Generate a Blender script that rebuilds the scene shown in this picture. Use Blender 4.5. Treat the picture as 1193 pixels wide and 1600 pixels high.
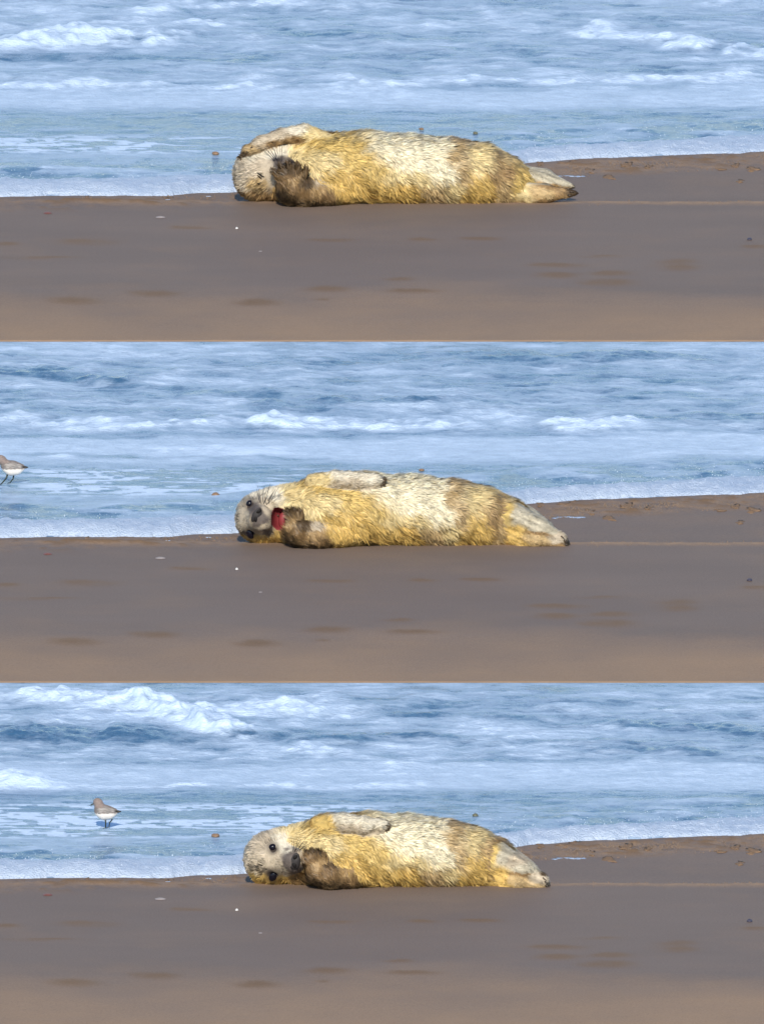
import bpy, math, random
import numpy as np
from mathutils import Vector, Matrix

# ------------------------------------------------------------------ reset
for o in list(bpy.data.objects): bpy.data.objects.remove(o)
scn = bpy.context.scene
COL = scn.collection
random.seed(7); RNG = np.random.default_rng(11)

# ------------------------------------------------------------------ camera
PITCH = math.radians(8.0); DIST = 120.0; FPX = 60000.0      # long telephoto from a dune
CAM = np.array([0.0, -DIST*math.cos(PITCH), DIST*math.sin(PITCH)])
FWD = np.array([0.0, math.cos(PITCH), -math.sin(PITCH)]); UP = np.array([0.0, math.sin(PITCH), math.cos(PITCH)])
cam = bpy.data.cameras.new('camera'); cob = bpy.data.objects.new('camera', cam); COL.objects.link(cob)
cob.location = CAM; cob.rotation_euler = (math.pi/2-PITCH, 0, 0)
cam.sensor_fit = 'VERTICAL'; cam.sensor_height = 36.0; cam.lens = FPX*36.0/1600.0
cam.clip_start = 1.0; cam.clip_end = 20000.0
scn.camera = cob
scn.render.resolution_x = 763; scn.render.resolution_y = 1024

# ------------------------------------------------------------------ sky, sun, exposure
SUN_ELEV = math.radians(31); SUN_AZ = math.radians(-3)       # low behind the camera
world = bpy.data.worlds.new('World'); scn.world = world; world.use_nodes = True
wn = world.node_tree; bgn = wn.nodes['Background']
sky = wn.nodes.new('ShaderNodeTexSky'); sky.sky_type = 'NISHITA'; sky.sun_disc = False
sky.sun_elevation = SUN_ELEV; sky.sun_rotation = math.pi-SUN_AZ
sky.air_density = 1.0; sky.dust_density = 0.0; sky.ozone_density = 3.4
wn.links.new(sky.outputs[0], bgn.inputs[0]); bgn.inputs[1].default_value = 0.15
sun = bpy.data.lights.new('sun', 'SUN'); sun.energy = 4.0; sun.angle = math.radians(0.5); sun.color = (1.0, 0.90, 0.74)
sob = bpy.data.objects.new('sun', sun); COL.objects.link(sob)
sdir = Vector((math.sin(SUN_AZ)*math.cos(SUN_ELEV), -math.cos(SUN_AZ)*math.cos(SUN_ELEV), math.sin(SUN_ELEV)))
sob.rotation_euler = sdir.to_track_quat('Z', 'Y').to_euler(); sob.location = (20, -60, 30)
scn.view_settings.view_transform = 'Standard'; scn.view_settings.look = 'None'
scn.view_settings.exposure = 0.25; scn.view_settings.gamma = 1.0; scn.view_settings.use_curve_mapping = False

# ------------------------------------------------------------------ helpers
def G(px, py, z=0.0):
    """ground point of the beach at height z"""
    px = np.asarray(px, float); py = np.asarray(py, float)
    u = (px-596.5)/FPX; v = (800.0-py)/FPX
    d = FWD[None]+v.reshape(-1, 1)*UP[None]; d = d+np.stack([u.ravel(), 0*u.ravel(), 0*u.ravel()], 1)
    t = (z-CAM[2])/d[:, 2]
    return CAM[None]+d*t[:, None]
def G1(px, py, z=0.0): return Vector(G([px], [py], z)[0])
def mpp(py):                                                  # metres per photo pixel at that depth
    p = G([596.5], [py])[0]; return float(np.dot(p-CAM, FWD))/FPX

def sstep(a, b, x):
    t = np.clip((x-a)/(b-a), 0, 1); return t*t*(3-2*t)
_perm = np.random.default_rng(3).permutation(4096).astype(np.int64)
def _h(ix, iy, iz=0):
    return _perm[(_perm[(_perm[ix & 4095]+iy) & 4095]+iz) & 4095]
def pn2(x, y, s=0):
    xi = np.floor(x).astype(np.int64); yi = np.floor(y).astype(np.int64); xf = x-xi; yf = y-yi
    def g(ix, iy, dx, dy):
        a = _h(ix, iy, s)*(2*math.pi/4096.0); return np.cos(a)*dx+np.sin(a)*dy
    u = xf*xf*xf*(xf*(xf*6-15)+10); v = yf*yf*yf*(yf*(yf*6-15)+10)
    a = g(xi, yi, xf, yf)*(1-u)+g(xi+1, yi, xf-1, yf)*u
    b = g(xi, yi+1, xf, yf-1)*(1-u)+g(xi+1, yi+1, xf-1, yf-1)*u
    return (a*(1-v)+b*v)*1.5
def fb2(x, y, s=0, o=4, gain=0.5):
    t = 0; a = 1.0; n = 0
    for k in range(o):
        t = t+a*pn2(x, y, s+17*k); n += a; a *= gain; x = x*2.03+5.1; y = y*2.03+1.7
    return t/n*1.4
def vn3(x, y, z, s=0):
    xi = np.floor(x).astype(np.int64); yi = np.floor(y).astype(np.int64); zi = np.floor(z).astype(np.int64)
    xf = x-xi; yf = y-yi; zf = z-zi
    u = xf*xf*(3-2*xf); v = yf*yf*(3-2*yf); w = zf*zf*(3-2*zf)
    def c(a, b, d): return _h(xi+a, yi+b, zi+d+s*31)/2047.5-1
    x00 = c(0,0,0)*(1-u)+c(1,0,0)*u; x10 = c(0,1,0)*(1-u)+c(1,1,0)*u
    x01 = c(0,0,1)*(1-u)+c(1,0,1)*u; x11 = c(0,1,1)*(1-u)+c(1,1,1)*u
    return (x00*(1-v)+x10*v)*(1-w)+(x01*(1-v)+x11*v)*w

def link(name, me, mat=None, parent=None):
    o = bpy.data.objects.new(name, me); COL.objects.link(o)
    if mat: me.materials.append(mat)
    if parent: o.parent = parent
    return o
def np_mesh(name, V, F, smooth=True):
    V = np.asarray(V, np.float32); F = np.asarray(F, np.int32); k = F.shape[1]
    me = bpy.data.meshes.new(name)
    me.vertices.add(len(V)); me.vertices.foreach_set('co', V.ravel())
    me.loops.add(F.size); me.loops.foreach_set('vertex_index', F.ravel())
    me.polygons.add(len(F)); me.polygons.foreach_set('loop_start', np.arange(0, F.size, k, dtype=np.int32))
    me.polygons.foreach_set('use_smooth', np.full(len(F), smooth))
    me.update(calc_edges=True); me.validate(); return me
def fattr(me, name, a):
    at = me.attributes.new(name, 'FLOAT', 'POINT'); at.data.foreach_set('value', np.asarray(a, np.float32).ravel())
def cattr(me, name, c):
    c = np.asarray(c, np.float32); c4 = np.ones((len(c), 4), np.float32); c4[:, :3] = c
    at = me.attributes.new(name, 'FLOAT_COLOR', 'POINT'); at.data.foreach_set('color', c4.ravel())
def empty(name, loc, label=None, cat=None, group=None):
    o = bpy.data.objects.new(name, None); COL.objects.link(o); o.location = loc; o.empty_display_size = 0.05
    if label: tag(o, label, cat, group)
    return o
def tag(o, label=None, cat=None, group=None, kind=None):
    if label: o['label'] = label
    if cat: o['category'] = cat
    if group: o['group'] = group
    if kind: o['kind'] = kind
    return o
def tube(pts, rad, n=6):
    """tapered closed tube through pts"""
    P = np.asarray(pts, float); R = np.broadcast_to(np.asarray(rad, float), (len(P),)); V = []; F = []
    for i in range(len(P)):
        d = P[min(i+1, len(P)-1)]-P[max(i-1, 0)]; d = d/np.linalg.norm(d)
        a = np.cross(d, [0.31, 0.17, 0.93]); a /= np.linalg.norm(a); b = np.cross(d, a)
        for k in range(n):
            t = 2*math.pi*k/n; V.append(P[i]+R[i]*(a*math.cos(t)+b*math.sin(t)))
    for i in range(len(P)-1):
        for k in range(n):
            F.append((i*n+k, i*n+(k+1) % n, (i+1)*n+(k+1) % n, (i+1)*n+k))
    me = bpy.data.meshes.new('tube'); me.from_pydata([tuple(v) for v in V], [], F+[tuple(range(n))[::-1], tuple(range((len(P)-1)*n, len(P)*n))])
    for p in me.polygons: p.use_smooth = True
    return me
def blob(seed, rx, ry, rz, rough=0.25, sub=2, flat=0.0):
    """uneven lump sitting on z = 0"""
    import bmesh
    bm = bmesh.new(); bmesh.ops.create_icosphere(bm, subdivisions=sub, radius=1.0)
    C = np.array([v.co[:] for v in bm.verts]); n = vn3(C[:,0]*1.7+seed*3.3, C[:,1]*1.7+9, C[:,2]*1.7+4, seed)+0.5*vn3(C[:,0]*4+seed, C[:,1]*4, C[:,2]*4, seed+5)
    C = C*(1+rough*n)[:, None]; C[:,2] = np.maximum(C[:,2], -0.35+flat)
    C = C*np.array([rx, ry, rz]); C[:,2] -= C[:,2].min()
    for v, c in zip(bm.verts, C): v.co = c
    me = bpy.data.meshes.new('lump'); bm.to_mesh(me); bm.free()
    for p in me.polygons: p.use_smooth = True
    return me
def ellipsoid(rx, ry, rz, seg=16, ring=10):
    import bmesh
    bm = bmesh.new(); bmesh.ops.create_uvsphere(bm, u_segments=seg, v_segments=ring, radius=1.0)
    for v in bm.verts: v.co = (v.co.x*rx, v.co.y*ry, v.co.z*rz)
    me = bpy.data.meshes.new('ellipsoid'); bm.to_mesh(me); bm.free()
    for p in me.polygons: p.use_smooth = True
    return me

# ------------------------------------------------------------------ materials
def mat(name):
    m = bpy.data.materials.new(name); m.use_nodes = True
    return m, m.node_tree.nodes, m.node_tree.links, m.node_tree.nodes['Principled BSDF']
def noise_node(N, L, scale, detail=4, rough=0.55, vec=None):
    n = N.new('ShaderNodeTexNoise'); n.inputs['Scale'].default_value = scale; n.inputs['Detail'].default_value = detail
    n.inputs['Roughness'].default_value = rough
    if vec: L.new(vec, n.inputs['Vector'])
    return n
def mixc(N, L, fac, a, b):
    m = N.new('ShaderNodeMix'); m.data_type = 'RGBA'
    if isinstance(fac, (int, float)): m.inputs[0].default_value = fac
    else: L.new(fac, m.inputs[0])
    for i, c in ((6, a), (7, b)):
        if isinstance(c, tuple): m.inputs[i].default_value = (*c, 1)
        else: L.new(c, m.inputs[i])
    return m.outputs[2]
def mathn(N, L, op, a, b=None, clamp=False):
    m = N.new('ShaderNodeMath'); m.operation = op; m.use_clamp = clamp
    for i, c in ((0, a), (1, b)):
        if c is None: continue
        if isinstance(c, (int, float)): m.inputs[i].default_value = c
        else: L.new(c, m.inputs[i])
    return m.outputs[0]
def attr(N, name):
    a = N.new('ShaderNodeAttribute'); a.attribute_name = name; return a
def bump(N, L, bs, h, strength, dist):
    b = N.new('ShaderNodeBump'); b.inputs['Strength'].default_value = strength; b.inputs['Distance'].default_value = dist
    L.new(h, b.inputs['Height']); L.new(b.outputs[0], bs.inputs['Normal'])

def sea_material():
    m, N, L, b = mat('sea_water_and_foam')
    tc = N.new('ShaderNodeTexCoord').outputs['Object']
    fo = attr(N, 'foam').outputs['Fac']
    n1 = noise_node(N, L, 22, 5, 0.6, tc); n2 = noise_node(N, L, 90, 4, 0.65, tc)
    v = mathn(N, L, 'ADD', mathn(N, L, 'MULTIPLY', mathn(N, L, 'SUBTRACT', n1.outputs[0], 0.5), 0.55),
              mathn(N, L, 'MULTIPLY', mathn(N, L, 'SUBTRACT', n2.outputs[0], 0.5), 0.35))
    f2 = mathn(N, L, 'ADD', fo, v, True)
    tint = noise_node(N, L, 1.3, 3, 0.5, tc)
    wat = mixc(N, L, tint.outputs[0], (0.035, 0.105, 0.215), (0.055, 0.14, 0.24))
    c = mixc(N, L, f2, wat, (0.62, 0.755, 0.92))
    L.new(c, b.inputs['Base Color'])
    r = mathn(N, L, 'ADD', mathn(N, L, 'MULTIPLY', f2, 0.42), 0.16); L.new(r, b.inputs['Roughness'])
    b.inputs['IOR'].default_value = 1.33
    hb = noise_node(N, L, 60, 4, 0.6, tc)
    bump(N, L, b, hb.outputs[0], 0.8, 0.010)
    return m
def foam_material():
    m, N, L, b = mat('thick_sea_foam')
    tc = N.new('ShaderNodeTexCoord').outputs['Object']
    vo = N.new('ShaderNodeTexVoronoi'); vo.inputs['Scale'].default_value = 150; L.new(tc, vo.inputs['Vector'])
    n = noise_node(N, L, 26, 8, 0.85, tc)
    cr = N.new('ShaderNodeMapRange'); cr.inputs[1].default_value = .3; cr.inputs[2].default_value = .7; L.new(n.outputs[0], cr.inputs[0])
    c = mixc(N, L, cr.outputs[0], (0.32, 0.41, 0.55), (0.54, 0.62, 0.74)); L.new(c, b.inputs['Base Color'])
    b.inputs['Roughness'].default_value = 0.45
    h = mathn(N, L, 'ADD', vo.outputs['Distance'], n.outputs[0]); bump(N, L, b, h, 0.6, 0.006)
    return m
def sand_material():
    m, N, L, b = mat('wet_sand')
    tc = N.new('ShaderNodeTexCoord').outputs['Object']
    dry = attr(N, 'dry').outputs['Fac']; sm = attr(N, 'smudge').outputs['Fac']
    n1 = noise_node(N, L, 3.2, 5, 0.6, tc); n2 = noise_node(N, L, 160, 3, 0.7, tc); n3 = noise_node(N, L, 420, 2, 0.6, tc)
    mp = N.new('ShaderNodeMapping'); mp.inputs['Scale'].default_value = (0.35, 1.0, 1.0); L.new(tc, mp.inputs[0])
    n4 = noise_node(N, L, 2.4, 5, 0.55, mp.outputs[0])
    wet = mixc(N, L, n4.outputs[0], (0.155, 0.115, 0.092), (0.215, 0.160, 0.126))
    d2 = mathn(N, L, 'ADD', dry, mathn(N, L, 'MULTIPLY', mathn(N, L, 'SUBTRACT', n1.outputs[0], 0.5), 0.5), True)
    c = mixc(N, L, d2, wet, (0.350, 0.232, 0.142))
    c = mixc(N, L, sm, c, (0.185, 0.110, 0.055))
    g = mixc(N, L, n2.outputs[0], (0.62, 0.62, 0.62), (1.38, 1.38, 1.38))
    mu = N.new('ShaderNodeMix'); mu.data_type = 'RGBA'; mu.blend_type = 'MULTIPLY'; mu.inputs[0].default_value = 1.0
    L.new(c, mu.inputs[6]); L.new(g, mu.inputs[7]); L.new(mu.outputs[2], b.inputs['Base Color'])
    r = mathn(N, L, 'ADD', mathn(N, L, 'MULTIPLY', d2, 0.2), 0.68, True); L.new(r, b.inputs['Roughness']); b.inputs['Specular IOR Level'].default_value = 0.22
    h = mathn(N, L, 'ADD', n2.outputs[0], n3.outputs[0]); bump(N, L, b, h, 0.5, 0.002)
    return m
def attr_material(name, rough=0.7, spec=0.3, grain=0.0, scale=200, sheen=0.0, trans=0.0):
    m, N, L, b = mat(name)
    c = attr(N, 'Col').outputs['Color']
    if grain:
        tc = N.new('ShaderNodeTexCoord').outputs['Object']; n = noise_node(N, L, scale, 3, 0.6, tc)
        g = mixc(N, L, n.outputs[0], (1-grain,)*3, (1+grain,)*3)
        mu = N.new('ShaderNodeMix'); mu.data_type = 'RGBA'; mu.blend_type = 'MULTIPLY'; mu.inputs[0].default_value = 1.0
        L.new(c, mu.inputs[6]); L.new(g, mu.inputs[7]); c = mu.outputs[2]
    L.new(c, b.inputs['Base Color']); b.inputs['Roughness'].default_value = rough
    b.inputs['Specular IOR Level'].default_value = spec
    return m
def plain(name, col, rough=0.5, spec=0.5, var=0.2, scale=60, bmp=0.0):
    m, N, L, b = mat(name)
    tc = N.new('ShaderNodeTexCoord').outputs['Object']; n = noise_node(N, L, scale, 4, 0.6, tc)
    c = mixc(N, L, n.outputs[0], tuple(x*(1-var) for x in col), tuple(min(1, x*(1+var)) for x in col)); L.new(c, b.inputs['Base Color'])
    b.inputs['Roughness'].default_value = rough; b.inputs['Specular IOR Level'].default_value = spec
    if bmp: bump(N, L, b, n.outputs[0], bmp, 0.003)
    return m
M_SEA = sea_material(); M_FOAM = foam_material(); M_SAND = sand_material()
M_SKIN = attr_material('seal_skin', 0.65, 0.3, 0.2, 250); M_FUR = attr_material('seal_fur', 0.5, 0.35)
M_BIRD = attr_material('plumage', 0.75, 0.2, 0.15, 500)
M_EYE = plain('wet_dark_eye', (0.006, 0.005, 0.010), 0.2, 0.25, 0.3); M_NOSE = plain('moist_nose_leather', (0.016, 0.012, 0.012), 0.6, 0.5, 0.4, 200, 0.3)
M_DARK = plain('nostril_black', (0.008, 0.006, 0.006), 0.6, 0.2); M_WHISK = plain('whisker', (0.035, 0.03, 0.035), 0.4, 0.4)
M_CLAW = plain('claw_horn', (0.06, 0.042, 0.028), 0.35, 0.5); M_TONGUE = plain('tongue_flesh', (0.24, 0.035, 0.042), 0.5, 0.4, 0.25, 150, 0.3)
M_LEG = plain('bird_leg', (0.03, 0.04, 0.03), 0.5, 0.4); M_BUB = plain('foam_bubble', (0.75, 0.83, 0.93), 0.06, 0.7, 0.05)
M_SHELLW = plain('white_shell', (0.72, 0.68, 0.62), 0.35, 0.5, 0.2); M_SHELLP = plain('pale_shell', (0.36, 0.30, 0.27), 0.55, 0.3, 0.25); M_SHELLR = plain('reddish_shell', (0.20, 0.075, 0.05), 0.5, 0.4, 0.4)
M_STONE = plain('dark_pebble', (0.055, 0.05, 0.075), 0.5, 0.4, 0.3); M_STONEG = plain('olive_stone', (0.13, 0.13, 0.085), 0.5, 0.4, 0.4)
M_CLUMP = plain('brown_sand_clump', (0.235, 0.15, 0.09), 0.9, 0.15, 0.5, 160, 0.9); M_TANSTONE = plain('tan_stone', (0.24, 0.15, 0.09), 0.5, 0.4, 0.35)
M_WEED = plain('dark_crumb', (0.20, 0.145, 0.105), 0.9, 0.2, 0.4, 90)

# ------------------------------------------------------------------ the setting: three strands of beach, one behind the other
TOPS = [0.0, 533.0, 1066.0]; PH = 533.5
SX = np.array([-20000, -300, 0, 140, 250, 365, 500, 650, 820, 900, 1000, 1100, 1193, 1500, 21000.])
SY = np.array([330, 316, 309, 307, 305, 301, 291, 275, 256, 250, 247, 241, 237, 233, 225.])
def shore(X): return np.interp(X, SX, SY)
COLS_OUT_L = np.array([-20000, -7000, -2500, -1000, -520.]); COLS_OUT_R = np.array([1720, 2300, 3800, 8000, 21000.])

# waves: (x0,y0,x1,y1,width_px,foam,height_m) soft ridges; blobs: (x,y,rx,ry,foam,height_m)
PAN = [
 dict(lines=[(-250,136,600,134,5,.55,.012),(560,132,960,126,5,.5,.012),(960,124,1450,112,6,.45,.012),
             (0,74,120,62,7,.55,.035),(90,66,260,60,8,.6,.035),(240,62,345,34,8,.45,.025),
             (250,10,420,2,6,.7,.02),(420,4,520,10,6,.55,.02),
             (955,58,1080,70,6,.6,.018),(1060,70,1130,78,8,.8,.03),(1110,76,1260,92,8,.7,.03),(700,40,920,52,6,.25,.012),
             (500,92,700,88,4,-.25,-.004),(200,92,520,96,4,-.25,-.004),(820,104,1193,96,4,-.2,-.004)],
      blobs=[(90,38,150,30,.45,.012),(250,30,80,22,.4,.012),(943,42,22,10,.95,.045),(918,50,10,7,.6,.02),(760,22,20,8,.5,.01),
             (1120,60,80,14,-.4,.0),(700,20,220,14,-.25,0),(430,36,90,14,-.3,0),(600,54,60,10,-.2,0),(30,90,220,9,-.3,-.008),
             (1020,-2,120,12,.3,.01),(150,122,140,9,.2,.006),(420,122,80,8,.25,.006),(880,118,90,8,.2,.004)],
      band=(141,166), dark=(172,214), lace=(212,236,.55), lacex=(-200,420)),
 dict(lines=[(-250,44,60,50,9,-.45,.02),(60,50,200,66,8,-.35,.02),(180,68,420,84,6,-.3,.014),(400,80,560,74,5,-.15,.01),
             (760,28,1000,30,6,-.35,.014),(1000,28,1260,40,7,-.3,.014),(430,104,760,100,9,-.35,.03),
             (40,122,160,128,7,.55,.02),(200,134,430,128,6,.5,.022),(375,122,440,132,7,.4,.012),(440,130,680,132,7,.5,.02),(600,132,780,136,6,.35,.015),
             (880,132,980,134,7,.65,.024),(980,122,1300,118,5,-.35,.012),(1130,130,1300,138,5,-.25,.01),(30,178,205,180,2.6,-.55,.0),(205,181,450,183,2,-.3,0),
             (425,184,520,186,2.4,-.3,0),(250,171,440,172,6,.25,.008)],
      blobs=[(250,92,90,12,-.25,.004),(520,100,40,14,-.3,.01),(620,126,18,7,.6,.02),(100,130,60,7,.5,.012),(925,133,40,6,.7,.02),(690,100,80,20,.25,.014),
             (870,60,140,16,-.2,0),(600,30,300,14,-.15,0),(1100,90,120,16,-.2,0),(390,176,40,8,.4,.012),(100,178,70,6,.3,.006),(770,112,50,14,.25,.01),(290,60,120,20,.15,.0)],
      band=(150,186), dark=(192,226), lace=(198,238,.62), lacex=(60,420)),
 dict(lines=[(-250,78,60,84,13,-.32,.02),(60,82,200,88,12,-.36,.024),(200,86,320,92,9,-.3,.02),(30,18,110,26,9,.6,.03),(110,24,230,40,10,.7,.035),(215,38,300,58,11,.85,.045),
             (280,56,345,80,10,.95,.05),(330,74,362,84,8,.8,.03),(360,46,560,44,12,.4,.025),(440,40,500,30,8,.4,.02),(380,84,560,92,6,-.4,.02),(610,48,680,50,6,-.35,.012),
             (590,84,720,90,5,-.35,.012),(720,94,1000,98,5,-.25,.012),(900,106,1100,112,5,-.35,.012),(1000,64,1260,86,7,-.35,.014),(790,56,900,62,5,-.2,.01),
             (430,104,520,108,6,.6,.018),(500,110,640,122,5,.3,.01),(-60,160,75,160,5,.5,.02),(80,163,470,163,3,.35,.01),(470,164,660,160,4,.3,.01)],
      blobs=[(300,56,60,16,.4,.012),(160,30,90,14,.3,.01),(15,146,42,10,1.0,.04),(20,156,60,8,.5,.03),(480,105,30,6,.7,.014),(630,124,30,5,.4,.01),(60,100,120,9,.25,0),
             (860,14,120,14,-.2,0),(640,16,80,10,-.2,0),(1090,118,40,5,-.3,0),(460,50,60,20,.3,.012)],
      band=(128,164), dark=(170,206), lace=(188,240,.66), lacex=(-250,540)),
]
def seg_d(X, Y, x0, y0, x1, y1, asp=1.0):
    dx, dy = x1-x0, y1-y0; t = np.clip(((X-x0)*dx+(Y-y0)*dy)/(dx*dx+dy*dy), 0, 1)
    ex = X-(x0+t*dx); ey = Y-(y0+t*dy); return ex, ey
def sea_fields(X, Y, k):
    P = PAN[k]; S = shore(X); t = S-Y
    xm = X/500.0; ym = Y*0.0144; sd = 100*k+5
    w1 = fb2(xm*2.2, ym*1.6, sd, 4); w2 = fb2(xm*6, ym*4.2+3, sd+31, 4); w3 = fb2(xm*1.0, ym*3.0, sd+77, 4)
    rip = fb2(xm*5.0+0.6*w1, ym*8.5, sd+53, 3)
    rp2 = fb2(xm*8.0+0.8*w1, ym*20.0+0.7*w2, sd+59, 3)
    far = sstep(210, 120, Y)                                   # 1 out at sea
    z = far*(0.009*w1+0.005*w2+0.006*rip+0.0028*rp2)+(1-far)*(0.0014*rip+0.001*w2+.0010*rp2)
    foam = far*(0.52+0.36*w3+0.22*w2-0.24*rip+0.32*rp2)+(1-far)*(0.47+0.22*w3+0.2*rip+.25*rp2)
    # smooth back-wash band, its wet sheen painted pale as foam; darker film behind it
    b0, b1 = P['band']; wob = 6*w3+4*w1; bw = sstep(b0-8, b0+4, Y+wob)*sstep(b1+10, b1-6, Y+wob)
    foam = foam*(1-.75*bw)+.75*bw*(0.90+0.10*rip+0.08*w2+.12*rp2); z = z*(1-.7*bw)
    d0, d1 = P['dark']; dw = sstep(d0-5, d0+9, Y+wob)*sstep(d1+16, d1-4, Y+wob)
    foam = foam*(1-.8*dw)+.8*dw*(0.08+0.20*w3+0.22*rip+.42*rp2)
    # lace of thin foam with holes
    l0, l1, amt = P['lace']; x0, x1 = P['lacex']
    lw = sstep(l0-6, l0+8, Y+.5*wob)*sstep(l1+8, l1-4, Y)*(0.35+0.65*sstep(x0-50, x0+20, X)*sstep(x1+120, x1-40, X))
    hx = fb2(xm*5.5, ym*21, sd+91, 3); big = fb2(xm*2.0, ym*5.2, sd+95, 3); dots = fb2(xm*15, ym*15, sd+97, 2)
    holes = sstep(0.30, -0.02, np.abs(hx)*1.4-0.45*big-0.02)
    ln = sstep(-0.07, 0.07, .75*hx+0.9*big-0.01)*(1-.9*sstep(.26, .36, dots))
    foam = foam*(1-.85*lw)+lw*.85*(0.02+(0.46+amt)*ln+.16*rp2+.22*sstep(.0,.3,hx))
    # rumpled foam sheet behind the lip, thinned to paint the lip's shade
    rw = sstep(66, 50, t+14*w1)*sstep(0, 4, t); rum = fb2(xm*4.5, ym*3.2, sd+13, 4)
    foam = foam*(1-rw)+rw*(0.36+0.55*rum+0.12*rip+.18*rp2-.60*sstep(20,30,t)*sstep(54,40,t)*sstep(.0,.25,fb2(xm*3.3, ym*6, sd+15, 3))); z = z+rw*(0.012*np.maximum(rum+.1, 0)+.002)
    # wave ridges
    fr = fb2(xm*14, ym*11, sd+61, 3); fr2 = fb2(xm*26, ym*17, sd+66, 3)
    for x0_, y0_, x1_, y1_, wd, fo, h in P['lines']:
        m = np.abs(Y-(y0_+y1_)/2) < 60+abs(y1_-y0_)
        ex, ey = seg_d(X+26*w2, Y+3.5*w2+3*w1, x0_, y0_, x1_, y1_)
        q = np.sqrt((ex/(wd*5))**2+(ey/wd)**2)
        env = np.exp(-q*q)
        brk = 0.55+0.6*w2+0.35*rip+.7*fr
        foam = foam+env*fo*np.clip(brk if fo > 0 else 1.0+.5*w2, 0, 1.4)*m
        # steeper on the side that faces the beach
        prof = np.exp(-(ex/(wd*5))**2)*np.where(ey > 0, np.exp(-(ey/(wd*.55))**2), np.exp(-(ey/(wd*1.7))**2))
        z = z+.5*h*prof*(0.8+0.5*w2+.30*fr)*m
    for x, y, rx, ry in ((40,278,26,3),(160,277,22,3),(230,262,34,2.5),(300,283,16,2),(20,258,40,2),(700,240,40,3),(1000,222,36,2.5),(1090,214,26,2.5),(1150,219,20,2),(930,228,20,2)):
        foam = foam-.6*np.exp(-((X+10*w2-x)/rx)**2-((Y+2*w1-y)/ry)**2)
    for x, y, rx, ry, fo, h in P['blobs']:
        q = ((X+12*w2-x)/rx)**2+((Y+3*w1-y)/ry)**2; env = np.exp(-q)
        lump = 0.75+0.7*w2+0.35*rip
        foam = foam+env*fo*(lump if fo > 0 else 1)*.85; z = z+.5*h*env*(lump if h > 0 else 1)
    ch = sstep(.7, 1.15, foam)*far; z = z+ch*(0.007*fr+0.004*fr2); foam = np.minimum(foam, 1.1)+ch*(.45*fr2+.35*fr-.08)
    return z, np.clip(foam, 0.02, 1.05), t, rum

def grid_faces(nr, nc):
    i = np.arange(nr*nc).reshape(nr, nc)
    return np.stack([i[:-1, :-1], i[1:, :-1], i[1:, 1:], i[:-1, 1:]], -1).reshape(-1, 4)

def build_sea(k):
    cols = np.concatenate([COLS_OUT_L, np.arange(-260, 1456, 2.5), COLS_OUT_R])
    rows = np.arange(-8.0, 336.0, 1.1)
    if k == 0: rows = np.concatenate([[-7300, -6500, -5000, -3000, -1600, -800, -400, -200, -120, -80, -60, -40, -28, -20, -14], rows])
    X, Y = np.meshgrid(cols, rows); z, foam, t, rum = sea_fields(X, np.clip(Y, -120, 400), k)
    if k > 0:                                                 # the next bank of sand starts at the far edge
        e = sstep(-1, 26, Y); z = z*e-0.001*(1-e); z = np.minimum(z, np.maximum(Y, 0)*0.0016-0.001)
    z = z-0.0*sstep(0, 4, t)
    z = np.where(t < 2, -0.004-0.0015*(2-t), z)              # slips under the sand at the water's edge
    P = G(X.ravel(), (Y+TOPS[k]).ravel()); P[:, 2] = z.ravel()
    F = grid_faces(len(rows), len(cols)); tf = t.ravel()
    F = F[(tf[F] > -14).any(1)]
    used = np.unique(F); remap = np.zeros(len(P), np.int64); remap[used] = np.arange(len(used))
    me = np_mesh('sea', P[used], remap[F]); fattr(me, 'foam', foam.ravel()[used])
    o = link('sea', me, M_SEA); tag(o, kind='structure'); return o

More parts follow.
